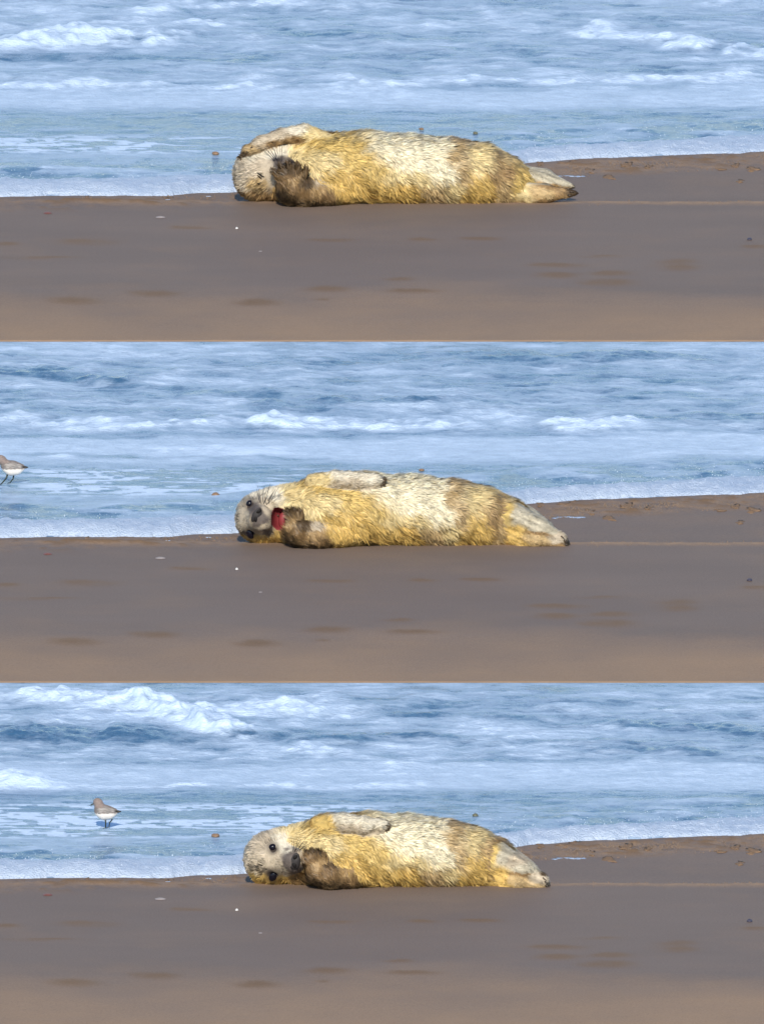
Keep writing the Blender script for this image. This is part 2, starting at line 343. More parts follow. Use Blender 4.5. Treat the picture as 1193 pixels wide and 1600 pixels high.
def build_foam(k):
    """thick lip of foam lying along the water's edge"""
    cols = np.concatenate([COLS_OUT_L[3:], np.arange(-260, 1456, 2.5), COLS_OUT_R[:2]]); tt = np.concatenate([np.arange(-6, 8, .7), np.arange(8, 36, 1.2)])
    X, T = np.meshgrid(cols, tt); xm = X/500.0
    S = shore(X); wav = 3.5*fb2(xm*3.2, xm*0+7.3, 400, 4)+1.6*fb2(xm*14, xm*0+2.1, 410, 3)
    Y = S-T; ym = Y*0.0144
    ln = fb2(xm*9, ym*7, 420, 4); l2 = fb2(xm*30, ym*22, 430, 3); l3 = fb2(xm*2.4, ym*1.0, 440, 3)
    d = T+wav                                                  # distance in from the ragged edge
    hgt = 0.035+0.012*l3
    hgt = hgt*(0.75+0.25*sstep(900, 300, X))
    z = hgt*np.sqrt(np.clip(d/6.0, 0, 1))*(1-0.85*sstep(9, 27, d+8*l3))+(0.010*ln+0.0040*l2)*sstep(0, 4, d)*sstep(34, 22, d)
    z = z-0.016*sstep(17, 27, d+9*l3+5*ln)
    z = np.where(d < 0, -0.006, z)
    z = np.where(T > 33, -0.012, z)
    P = G(X.ravel(), (Y+TOPS[k]).ravel()); P[:, 2] = z.ravel()
    me = np_mesh('foam', P, grid_faces(len(tt), len(cols))[:, ::-1])
    o = link('foam', me, M_FOAM); tag(o, kind='stuff', label='thick bubbly white foam lip along the water edge by '+POSE_WORDS[k], cat='foam')
    # bubbles that catch the sun
    n = 900; base = ellipsoid(1, 1, 1, 6, 4); bv = np.array([v.co[:] for v in base.vertices]); 
    import bmesh
    bm = bmesh.new(); bmesh.ops.create_icosphere(bm, subdivisions=1, radius=1.0); bv = np.array([v.co[:] for v in bm.verts]); bf = np.array([[v.index for v in f.verts] for f in bm.faces]); bm.free()
    r = np.random.default_rng(50+k); bx = r.uniform(-60, 1250, n); bt = 1+44*r.random(n)**1.3
    zi = np.interp(bt, [0, 4, 12, 30, 62], [.012, .03, .028, .010, .007])
    Pb = G(bx, shore(bx)-bt+TOPS[k]); Pb[:, 2] = zi; rad = r.uniform(.0005, .0015, n)
    V = (Pb[:, None, :]+bv[None]*rad[:, None, None]).reshape(-1, 3); F = (np.arange(n)[:, None, None]*len(bv)+bf[None]).reshape(-1, 3)
    ob = link('foam_bubbles', np_mesh('foam_bubbles', V, F), M_BUB, o); tag(ob, kind='stuff')
    return o

SMUDGE = [(135,384,48,4.5),(10,387,28,3),(118,475,36,5),(245,464,38,5),(520,381,38,2),(660,380,22,2.5),(755,379,30,2.5),(870,420,42,3.5),(870,436,36,4.5),(955,433,34,4),
          (950,447,42,6),(1057,414,30,4.5),(1057,424,34,5),(625,442,24,3),(510,457,40,4.5),(505,472,14,2),(645,460,42,3),(400,477,36,5),(1180,391,24,2.5),(935,406,34,2),(300,362,30,2),(60,408,60,2)]
def build_sand(k):
    cols = np.concatenate([COLS_OUT_L, np.arange(-260, 1456, 5.0), COLS_OUT_R])
    rows = np.concatenate([np.arange(222, 330, 1.2), np.arange(330, PH-3, 2.5), [PH-1.5, PH]])
    if k == 2: rows = np.concatenate([rows, [560, 640, 800, 1200, 2200, 4500]])
    X, Y = np.meshgrid(cols, rows); S = shore(X); xm = X/500.0; ym = Y*0.0144
    n1 = fb2(xm*1.3, ym*1.3, 300, 4); n2 = fb2(xm*8, ym*6, 310, 4); n3 = fb2(xm*26, ym*20, 320, 3)
    crest = 321+2.0*n1-2.5*sstep(700, 100, X)
    z = 0.0015+0.0105*sstep(PH-4, PH-90, Y)                    # low bank in front
    z = np.where(Y > 470, np.minimum(z, 0.002+0.0105*sstep(PH-4, PH-90, Y)), z)
    back = sstep(crest+2, crest-7, Y); z = z*(1-back)+0.002*back
    z = z+0.0016*np.exp(-((Y-crest-1)/3.0)**2)*(1+n2)
    # crumbly tide line just below the foam on the right, and on the left between foam and bank
    e = Y-S; lump = sstep(0, 5, e)*sstep(30, 20, e)
    z = z+lump*(0.008*np.maximum(n2, -.1)+0.006*np.maximum(n3, 0))+0.0007*n2
    z = z-0.012*sstep(2, -14, e)                               # dips below the sea
    z[-1 if k < 2 else len(rows)-7] = -0.0004
    dry = 0.68*sstep(445, 505, Y+8*n1)+lump*(.45+.5*n3+.3*n2)*(.5+.5*sstep(500, 900, X))+0.95*np.exp(-((Y-crest-1)/4.0)**2)*(0.4+.6*sstep(600, 900, X))*(.8+.5*n3)+0.25*n1-.02
    dry = dry+0.22*sstep(345, 325, Y)*0
    sm = 0*X
    for x, y, rx, ry in SMUDGE:
        sm = sm+np.exp(-(((X-x+14*n2)/rx)**2+((Y-y+1.5*n2)/ry)**2)**1.5)*1.0*(0.8+.6*n2)
        z = z+0.0011*np.exp(-((X-x)/rx)**2-((Y-y)/ry)**2)
    sm = sm+lump*sstep(.05, .45, n2+.4*n3)*.8
    P = G(X.ravel(), (Y+TOPS[k]).ravel()); P[:, 2] = z.ravel(); F = grid_faces(len(rows), len(cols))
    dry = dry.ravel(); sm = sm.ravel()
    if k < 2:                                                  # closed front face of the bank
        nf = len(cols); b0 = (len(rows)-1)*nf; Q = P[b0:b0+nf].copy(); Q[:, 2] = -0.15; Q[:, 1] += 0.6
        i0 = np.arange(b0, b0+nf); i1 = np.arange(len(P), len(P)+nf); P = np.concatenate([P, Q])
        F = np.concatenate([F, np.stack([i0[:-1], i1[:-1], i1[1:], i0[1:]], 1)]); dry = np.concatenate([dry, dry[i0]]); sm = np.concatenate([sm, sm[i0]])
    me = np_mesh('sand', P, F); fattr(me, 'dry', np.clip(dry, 0, 1)); fattr(me, 'smudge', np.clip(sm, 0, .85))
    o = link('sand', me, M_SAND); tag(o, kind='structure'); return o

POSE_WORDS = ['the seal hiding its face', 'the seal with open mouth', 'the seal with its chin on its flipper']
for k in range(3): build_sea(k); build_foam(k); build_sand(k)
# sea bed sheet that carries everything out to the horizon
me = bpy.data.meshes.new('seabed'); me.from_pydata([(-6000,-110,-.2),(6000,-110,-.2),(6000,9000,-.2),(-6000,9000,-.2)], [], [(0,1,2,3)])
fattr(me, 'foam', [.3]*4); tag(link('seabed', me, M_SEA), kind='structure')

# ------------------------------------------------------------------ smooth bodies from blended shapes (surface nets)
def surface_nets(D, org, h):
    nx, ny, nz = D.shape; ins = D < 0
    acc = np.zeros((nx-1, ny-1, nz-1, 3), np.float32); cnt = np.zeros((nx-1, ny-1, nz-1), np.float32)
    corners = [(0,0,0),(1,0,0),(0,1,0),(1,1,0),(0,0,1),(1,0,1),(0,1,1),(1,1,1)]
    def sl(c): return D[c[0]:nx-1+c[0], c[1]:ny-1+c[1], c[2]:nz-1+c[2]]
    for i, a in enumerate(corners):
        for j, b in enumerate(corners):
            if j <= i or sum(abs(a[q]-b[q]) for q in range(3)) != 1: continue
            da, db = sl(a), sl(b); m = (da < 0) != (db < 0)
            t = np.where(m, da/np.where(m, da-db, 1), 0)
            for q in range(3): acc[..., q] += np.where(m, a[q]+t*(b[q]-a[q]), 0)
            cnt += m
    act = cnt > 0; ix = np.full(act.shape, -1, np.int64); ix[act] = np.arange(act.sum())
    I = np.argwhere(act); V = (acc[act]/cnt[act][:, None]+I)*h+np.asarray(org)
    F = []
    for ax in range(3):
        a = [slice(None)]*3; b = [slice(None)]*3; a[ax] = slice(0, -1); b[ax] = slice(1, None)
        m = ins[tuple(a)] != ins[tuple(b)]; E = np.argwhere(m)
        u, v = [(1, 2), (2, 0), (0, 1)][ax]
        E = E[(E[:, u] > 0) & (E[:, v] > 0) & (E[:, u] < D.shape[u]-1) & (E[:, v] < D.shape[v]-1)]
        fl = ins[tuple(E.T)]
        def q(du, dv):
            e = E.copy(); e[:, u] -= du; e[:, v] -= dv; return ix[tuple(e.T)]
        Q = np.stack([q(1, 1), q(0, 1), q(0, 0), q(1, 0)], 1); Q[~fl] = Q[~fl][:, ::-1]; F.append(Q)
    F = np.concatenate(F); F = F[(F >= 0).all(1)]
    return V, F
class Body:
    """px-unit shape: x along the photo, y depth (towards camera negative), z up"""
    def __init__(s): s.pr = []; s.cut = []
    def chain(s, pts, k, tagn, ys=1.0):
        for a, b in zip(pts[:-1], pts[1:]): s.pr.append((np.array(a, float), np.array(b, float), k, tagn, ys))
    def ell(s, c, r, k, tagn): s.pr.append((np.array(c, float), np.array(r, float), k, tagn, None))
    def cutell(s, c, r, k): s.cut.append((np.array(c, float), np.array(r, float), k))
    def one(s, p, P):
        a, b, k, tg, ys = p; x, y, z = P
        if ys is None:
            q = np.sqrt(((x-a[0])/b[0])**2+((y-a[1])/b[1])**2+((z-a[2])/b[2])**2); return (q-1)*b.min()
        ay = a[1]/ys; by = b[1]/ys; yy = y/ys; d = (b[0]-a[0], by-ay, b[2]-a[2]); L = d[0]**2+d[1]**2+d[2]**2+1e-6
        t = np.clip(((x-a[0])*d[0]+(yy-ay)*d[1]+(z-a[2])*d[2])/L, 0, 1)
        return np.sqrt((x-a[0]-t*d[0])**2+(yy-ay-t*d[1])**2+(z-a[2]-t*d[2])**2)-(a[3]+t*(b[3]-a[3]))
    def sdf(s, P, want=False):
        D = None; best = None; lab = None
        for p in s.pr:
            d = s.one(p, P); k = p[2]
            if D is None: D = d
            else:
                h = np.clip(0.5+0.5*(D-d)/k, 0, 1); D = D*(1-h)+d*h-k*h*(1-h)
            if want:
                if best is None: best = d.copy(); lab = np.full(d.shape, p[3])
                else: m = d < best; best[m] = d[m]; lab[m] = p[3]
        for c, r, k in s.cut:
            x, y, z = P; q = np.sqrt(((x-c[0])/r[0])**2+((y-c[1])/r[1])**2+((z-c[2])/r[2])**2); d = -(q-1)*r.min()
            h = np.clip(0.5-0.5*(D-d)/k, 0, 1); D = D*(1-h)+d*h+k*h*(1-h)
            if want: m = (d > D-1.5) & (q < 1.12); lab[m] = 9
        return (D, lab) if want else D
    def mesh(s, lo, hi, h, floor=-2.0, wob=0.0):
        ax = [np.arange(lo[i], hi[i]+h, h, dtype=np.float32) for i in range(3)]
        X, Y, Z = np.meshgrid(*ax, indexing='ij'); D = np.full(X.shape, 60.0, np.float32)
        def box(p0, p1, mg):
            return tuple(slice(max(0, int((min(p0[i], p1[i])-mg-lo[i])/h)), max(1, int((max(p0[i], p1[i])+mg-lo[i])/h)+2)) for i in range(3))
        for p in s.pr:                                         # each piece only where it can matter
            if p[4] is None: b = box(p[0]-p[1], p[0]+p[1], p[2]+6)
            else: b = box(p[0], p[1], max(p[0][3], p[1][3])*max(p[4], 1)+p[2]+6)
            d = s.one(p, (X[b], Y[b], Z[b])); Db = D[b]; k = p[2]; t = np.clip(0.5+0.5*(Db-d)/k, 0, 1); D[b] = Db*(1-t)+d*t-k*t*(1-t)
        for c, r, k in s.cut:
            b = box(c-r, c+r, k+4); q = np.sqrt(((X[b]-c[0])/r[0])**2+((Y[b]-c[1])/r[1])**2+((Z[b]-c[2])/r[2])**2); d = -(q-1)*r.min()
            Db = D[b]; t = np.clip(0.5-0.5*(Db-d)/k, 0, 1); D[b] = Db*(1-t)+d*t+k*t*(1-t)
        if wob: D = D+wob*vn3(X/17.0, Y/17.0, Z/17.0, 4).astype(np.float32)
        D = np.maximum(D, floor-Z)
        return surface_nets(D, lo, h)
    def grad(s, V, e=0.8):
        n = np.zeros_like(V)
        for i in range(3):
            a = V.copy(); a[:, i] += e; b = V.copy(); b[:, i] -= e
            n[:, i] = s.sdf(tuple(a.T))-s.sdf(tuple(b.T))
        return n/np.maximum(np.linalg.norm(n, axis=1), 1e-6)[:, None]
    def front(s, x, z):
        y = np.linspace(-140, 20, 640); d = s.sdf((y*0+x, y, y*0+z)); i = np.argmax(d < 0)
        return float(y[i]) if (d < 0).any() else -40.0

def zones(Q, anchors, p=2.5):
    """blend of coat colours: anchors (x, z, colour, radius_x, radius_z)"""
    W = 0; C = 0
    for x, z, c, rx, rz in anchors:
        w = 1.0/(((Q[:, 0]-x)/rx)**2+((Q[:, 1]-z)/rz)**2+0.02)**p
        W = W+w; C = C+w[:, None]*np.array(c)[None]
    return C/W[:, None]
WH = (0.76, 0.68, 0.485); CR = (0.62, 0.49, 0.245); YL = (0.55, 0.37, 0.115); GO = (0.60, 0.395, 0.115); TN = (0.43, 0.305, 0.15); BR = (0.27, 0.17, 0.075); DK = (0.075, 0.048, 0.024)
GR = (0.45, 0.375, 0.275); GW = (0.62, 0.56, 0.44); PY = (0.56, 0.395, 0.13); HF = (0.43, 0.385, 0.29); MZ = (0.105, 0.085, 0.075); BK = (0.05, 0.038, 0.032)

def fur_mesh(name, V, F, N, col, lab, flow, length, keep, n, rng, parent, s, mat_):
    A, B, C, Dq = (V[F[:, i]] for i in range(4))
    ar = np.linalg.norm(np.cross(C-A, Dq-B), axis=1)*0.5
    kf = keep[F].all(1); ar = ar*kf; cd = np.cumsum(ar); cd /= cd[-1]
    fi = np.searchsorted(cd, rng.random(n)); u = rng.random((n, 1)); v = rng.random((n, 1))
    w = [(1-u)*(1-v), u*(1-v), u*v, (1-u)*v]
    def ip(a):
        return sum(w[i]*a[F[fi, i]] for i in range(4))
    p = ip(V); nn = ip(N); nn /= np.linalg.norm(nn, axis=1)[:, None]; c = ip(col); fl = ip(flow); ln = ip(length[:, None])[:, 0]*rng.uniform(.65, 1.25, n)
    # clumps: neighbours lean the same way
    a = vn3(p[:, 0]/9.0, p[:, 1]/9.0, p[:, 2]/9.0, 21); b = vn3(p[:, 0]/4.2, p[:, 1]/4.2, p[:, 2]/4.2, 22); g = vn3(p[:, 0]/7.0, p[:, 1]/7.0, p[:, 2]/7.0, 23)
    side = np.cross(nn, fl); side /= np.maximum(np.linalg.norm(side, axis=1), 1e-6)[:, None]
    d = fl+side*(0.55*a+0.40*b+0.16*rng.normal(size=n))[:, None]; d -= nn*np.sum(d*nn, 1)[:, None]; d /= np.maximum(np.linalg.norm(d, axis=1), 1e-6)[:, None]
    lift = (0.34+0.28*g+0.14*rng.normal(size=n)).clip(0.03, 1.1)
    d1 = d+nn*lift[:, None]; d1 /= np.linalg.norm(d1, axis=1)[:, None]
    d2 = d+nn*(lift*0.25-0.02)[:, None]+side*(0.35*b)[:, None]; d2 /= np.linalg.norm(d2, axis=1)[:, None]
    wv = np.cross(d1, nn); wv /= np.maximum(np.linalg.norm(wv, axis=1), 1e-6)[:, None]; wd = rng.uniform(.55, 1.15, n)[:, None]*(ln/9.0).clip(.7, 1.2)[:, None]
    p0 = p-nn*0.6; p1 = p0+d1*(ln*.55)[:, None]; p2 = p1+d2*(ln*.5)[:, None]
    zmin = -1.0
    for q in (p1, p2): q[:, 2] = np.maximum(q[:, 2], zmin)
    VV = np.stack([p0-wv*wd, p0+wv*wd, p1-wv*wd*.8, p1+wv*wd*.8, p2], 1).reshape(-1, 3)*s
    i = np.arange(n)[:, None]*5
    T = np.concatenate([i+np.array([[0, 1, 3]]), i+np.array([[0, 3, 2]]), i+np.array([[2, 3, 4]])])
    me = np_mesh(name, VV, T)
    cc = c*(0.97+0.14*g+0.18*b+0.12*a+0.18*rng.normal(size=n)).clip(.45, 1.4)[:, None]  # clump noise darkens gaps between locks, painting self-shadow into the colour
    cattr(me, 'Col', np.repeat(cc, 5, 0).clip(0, .92))
    jt = 0.35+0.65*sstep(.75, .1, nn[:, 2]); nj = nn*0.85+wv*(jt*(0.50*b+.42*a+.22*rng.normal(size=n)))[:, None]-d*(0.28*g*jt)[:, None]; nj /= np.linalg.norm(nj, axis=1)[:, None]
    me.normals_split_custom_set_from_vertices(np.repeat(nj, 5, 0).astype(np.float32).tolist())
    o = link(name, me, mat_, parent); tag(o, kind='stuff'); return o

# tags: 0 body, 1 head, 2 near flipper, 3 far flipper, 4 hind flippers, 5 muzzle, 6 jaw, 9 mouth cut
def build_seal(k, cfg):
    base = cfg['base']; top = TOPS[k]; gpy = base-4.0; s = mpp(gpy); XC = 630.0
    loc = G1(XC, gpy); loc.z = 0.003
    root = empty('seal_pup', loc, cfg['label'], 'seal', 'seal pups lying on the wet sand')
    B = Body(); dx = lambda P: [(p[0]-XC,)+tuple(p[1:]) for p in P]
    B.chain([(x, y, z*(.925 if i else 1), r*(.915 if i else 1.0)) for i, (x, y, z, r) in enumerate(dx(cfg['body']))], 16, 0, 1.27)
    for c in cfg['hind']: B.chain(dx(c), 7, 4, 1.25)
    for c in cfg['hind'][:2]:                                # webbed digits
        a, t = np.array(c[0]), np.array(c[-1]); L_ = t-a; nrm = np.array([-L_[2], L_[0]])/np.hypot(L_[0], L_[2])
        for q in (-1.0, -.35, .35, 1.0):
            w0 = a[3]*.62*q; w1 = cfg['tipw']*q; sh = 1-.07*abs(q)
            p0 = a+L_*.25; p1 = a+L_*sh*1.0
            B.chain(dx([(p0[0]+nrm[0]*w0, p0[1]-a[3]*.85, p0[2]+nrm[1]*w0, 5.5), (p1[0]+nrm[0]*w1, p1[1]-3, max(p1[2]+nrm[1]*w1, 2.5), 2.6)]), 3, 4)
    for c in cfg['head']: B.chain(dx(c), 14, 1)
    for c in cfg['muzzle']: B.chain(dx(c), 9, 5)
    for c in cfg.get('jaw', []): B.chain(dx(c), 7, 6)
    B.chain(dx(cfg['far']), 4.5, 3)
    B.chain(dx(cfg['near'][:3]), 12, 2); B.chain(dx(cfg['near'][2:]), 5, 2)
    for c in cfg['fingers']: B.chain(dx(c), 2.5, 2)
    for c in cfg['farfingers']: B.chain(dx(c), 2.5, 3)
    for x, z, r in cfg['sockets']:
        y = B.front(x-XC, z); B.cutell((x-XC, y-2.5, z), (r, r*.9, r), 3)
    if 'mouth' in cfg:
        c, r = cfg['mouth']; B.cutell((c[0]-XC, c[1], c[2]), r, 2); B.cutell((c[0]-5-XC, c[1]-2, c[2]+6), (8.5, 30, 15), 2)
    xs = [p[0]-XC for p in cfg['body']]
    V, F = B.mesh((-282, -116, -4), (288, 92, 136), 1.9, -1.5, 0.9)
    N = B.grad(V); _, lab = B.sdf(tuple(V.T), True)
    # coat colours, with some top light and crease shade painted in
    X = V[:, 0]+XC; Z = V[:, 2]
    nx = 9*vn3(X/26, V[:, 1]/26, Z/26, 1)+6*vn3(X/9, V[:, 1]/9, Z/9, 2); nz = 11*vn3(X/24, V[:, 1]/24, Z/24, 3)+6*vn3(X/8, V[:, 1]/8, Z/8, 4)
    Q = np.stack([X+nx-cfg['shift']*sstep(560, 760, X), Z+nz], 1)
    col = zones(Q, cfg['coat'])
    for t, key in ((1, 'headcoat'), (5, 'headcoat'), (6, 'headcoat'), (2, 'nearcoat'), (3, 'farcoat'), (4, 'hindcoat')):
        m = lab == t
        Qt = np.stack([X+.45*nx, Z+.45*nz], 1)
        if m.any(): col[m] = zones(Qt[m], cfg[key], 3.2)
    m = lab == 4; col[m] *= (1+.42*vn3((X[m]*.4+Z[m]*.92)/3.2, V[m, 1]/5, (X[m]*.92-Z[m]*.4)/34, 12))[:, None]
    fine = 1+0.16*vn3(X/5, V[:, 1]/5, Z/5, 6); col = col*fine[:, None]
    keep = (Z > 0.5)
    hl = (lab == 1)|(lab == 5)|(lab == 6)
    for x, z, r, *_ in cfg['eyes']:
        dd = np.hypot(X-x, (Z-z)); m = hl & (V[:, 1] < -10); f = sstep(r*2.1, r*1.05, dd)*m
        col = col*(1-.6*f[:, None])+np.array(BK)*(.6*f[:, None]); keep &= ~(m & (dd < r*1.25))
    m9 = lab == 9
    if 'mouth' in cfg:
        mm = m9 & (X > cfg['mouth'][0][0]-30) & (X < cfg['mouth'][0][0]+30) & (np.abs(Z-cfg['mouth'][0][2]) < 30); col[mm] = np.array((0.17, 0.022, 0.028))*fine[mm][:, None]; keep &= ~mm
    e9 = m9 & (hl|(X < 440)) & ~(mm if 'mouth' in cfg else np.zeros(len(X), bool)); col[e9] = np.array(BK)
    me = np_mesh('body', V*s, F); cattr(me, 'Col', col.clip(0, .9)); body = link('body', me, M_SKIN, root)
    # lie of the hair
    flow = np.tile(np.array([0.80, 0, 0]), (len(V), 1)); flow[:, 2] = np.where(V[:, 1] < 10, -0.75*sstep(118, 55, Z), -.3)
    flow[:, 0] += 0.35*vn3(X/30, V[:, 1]/30, Z/30, 8); flow[:, 2] += 0.35*vn3(X/30, V[:, 1]/30, Z/30, 9)
    nose = np.array([cfg['nose'][0]-XC, -70, cfg['nose'][1]])
    m = hl; flow[m] = V[m]-nose
    for t, a, b in ((2, cfg['near'][0], cfg['near'][-1]), (3, cfg['far'][0], cfg['far'][-1])):
        m = lab == t; flow[m] = np.array([b[i]-a[i] for i in range(3)])
    if 'nearflow' in cfg: m = (lab == 2); flow[m] = np.array(cfg['nearflow'])+np.stack([-.25*sstep(470,430,X[m]),0*X[m],0*X[m]],1)
    m = lab == 4; flow[m] = np.array([0.9, 0, -0.35])
    flow = flow/np.maximum(np.linalg.norm(flow, axis=1), 1e-6)[:, None]
    flow -= N*np.sum(flow*N, 1)[:, None]; flow /= np.maximum(np.linalg.norm(flow, axis=1), .15)[:, None]
    length = np.full(len(V), 14.0); length[lab == 0] += 4.0*sstep(60, 10, Z[lab == 0])
    length[hl] = 8.5; length[lab == 5] = 3.6; length[lab == 2] = 10.5; length[lab == 3] = 7.0; length[lab == 4] = 4.5; length[lab == 9] = 3
    dn = np.hypot(X-nose[0]-XC, Z-nose[2]); length = np.where(hl & (dn > 45), 9.5, length)
    fur_mesh('fur', V, F, N, col, lab, flow, length, keep, 60000, np.random.default_rng(90+k), root, s, M_FUR)
    # eyes, nose, nostrils
    for x, z, r, ex, ez, rot in cfg['eyes']:
        y = B.front(x-XC, z)
        e = link('eye', ellipsoid(r*ex*s, r*.8*s, r*ez*s), M_EYE, root); e.location = Vector((x-XC, y+r*.30, z))*s; e.rotation_euler = (0, rot, 0)
    nxp, nzp, nrx, nrz, nrot = cfg['nose']; y = B.front(nxp-XC, nzp)
    no = link('nose', blob(3, nrx*s, 2.6*s, nrz*s, .15, 3, -1), M_NOSE, root); 
    for v in no.data.vertices: v.co.z -= nrz*s*1.0
    no.location = Vector((nxp-XC, y+1.2, nzp))*s; no.rotation_euler = (0, nrot, 0)
    for x, z in cfg['nostrils']:
        q = link('nostril', ellipsoid(3.0*s, 1.3*s, 4.6*s, 10, 6), M_DARK, no); q.rotation_euler = (0, (.5 if z > nzp else -.5), 0)
        v = Vector((x-nxp, 0, z-nzp))*s; v.rotate(Matrix.Rotation(-nrot, 3, 'Y')); q.location = v+Vector((0, -2.3*s, 0))
    for pts in cfg.get('creases', []):
        P = [((x-XC)*s, (B.front(x-XC, z)-2.6)*s, z*s) for x, z in pts]
        link('eyelid', tube(P, np.array([.35]+[1.0]*(len(P)-2)+[.35])*s, 5), M_DARK, root)
    # whiskers
    rw = random.Random(5+k)
    for x0, z0, ang, L_ in cfg['whiskers']:
        y = B.front(x0-XC, z0); a = math.radians(ang); dxn, dzn = math.cos(a), math.sin(a); bend = rw.uniform(-.18, .18); yo = rw.uniform(-.5, .0)
        P = []
        for t in np.linspace(0, 1, 6):
            P.append(((x0-XC+L_*t*dxn-bend*L_*t*t*dzn)*s, (y+1+yo*L_*t)*s, (z0+L_*t*dzn+bend*L_*t*t*dxn)*s))
        link('whisker', tube(P, np.linspace(.55, .22, 6)*s, 4), M_WHISK, root)
    # claws
    for (x, z, ang, L_) in cfg['claws']:
        y = B.front(x-XC, z); a = math.radians(ang); c0 = np.array([x-XC, y-.2, z])
        P = [c0*s, (c0+np.array([math.cos(a)*L_*.5, -1.5, math.sin(a)*L_*.5]))*s, (c0+np.array([math.cos(a)*L_, -.6, math.sin(a)*L_-.8]))*s]
        link('claw', tube(P, np.array([1.3, 1.0, .25])*s, 6), M_CLAW, root)
    if 'tongue' in cfg:
        x, y, z, rx, ry, rz = cfg['tongue']; t = link('tongue', ellipsoid(rx*s, ry*s, rz*s), M_TONGUE, root); t.location = Vector((x-XC, y, z))*s; t.rotation_euler = (0, .1, 0)
    return root

COAT = [(480,105,PY,26,12),(470,112,CR,26,8),(515,118,CR,30,8),(505,75,CR,30,16),(520,100,PY,34,12),(560,75,PY,40,22),(545,112,CR,40,8),(610,100,WH,45,22),(660,80,WH,40,22),(560,124,WH,80,12),(650,120,WH,60,10),(500,122,WH,40,10),(720,114,CR,50,8),  # white anchors at the top paint sky light on the upper edge
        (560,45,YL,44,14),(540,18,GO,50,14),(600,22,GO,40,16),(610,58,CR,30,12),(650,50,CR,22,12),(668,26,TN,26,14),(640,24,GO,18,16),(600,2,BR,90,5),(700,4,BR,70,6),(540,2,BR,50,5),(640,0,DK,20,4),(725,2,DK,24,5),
        (690,62,WH,14,18),(706,85,TN,13,20),(722,55,TN,10,18),(715,108,TN,26,8),(742,78,CR,12,18),(745,40,YL,18,16),(700,30,CR,14,14),(735,20,GO,28,14),
        (765,55,(0.34, 0.225, 0.105),13,20),(775,25,TN,18,16),(762,92,CR,24,10),(790,60,BR,8,10),(812,30,PY,12,20),(470,60,CR,20,16),(470,20,BR,24,14)]
def shiftc(a, dx, dz=0): return [(x+dx, z+dz, c, rx, rz) for x, z, c, rx, rz in a]
NB = (0.17, 0.105, 0.048); NT = (0.31, 0.205, 0.095)
NEARC = lambda x: [(x-22,40,NB,14,14),(x-10,14,DK,22,9),(x+2,40,NT,12,7),(x-14,58,DK,16,6),(x-8,48,NB,12,8),(x+22,36,DK,12,7),(x+30,5,DK,32,7),(x+15,24,NB,18,8),(x+40,24,NT,12,7),(x+50,36,GR,10,5),(x+50,12,NB,16,8),(x+78,20,YL,14,12)]
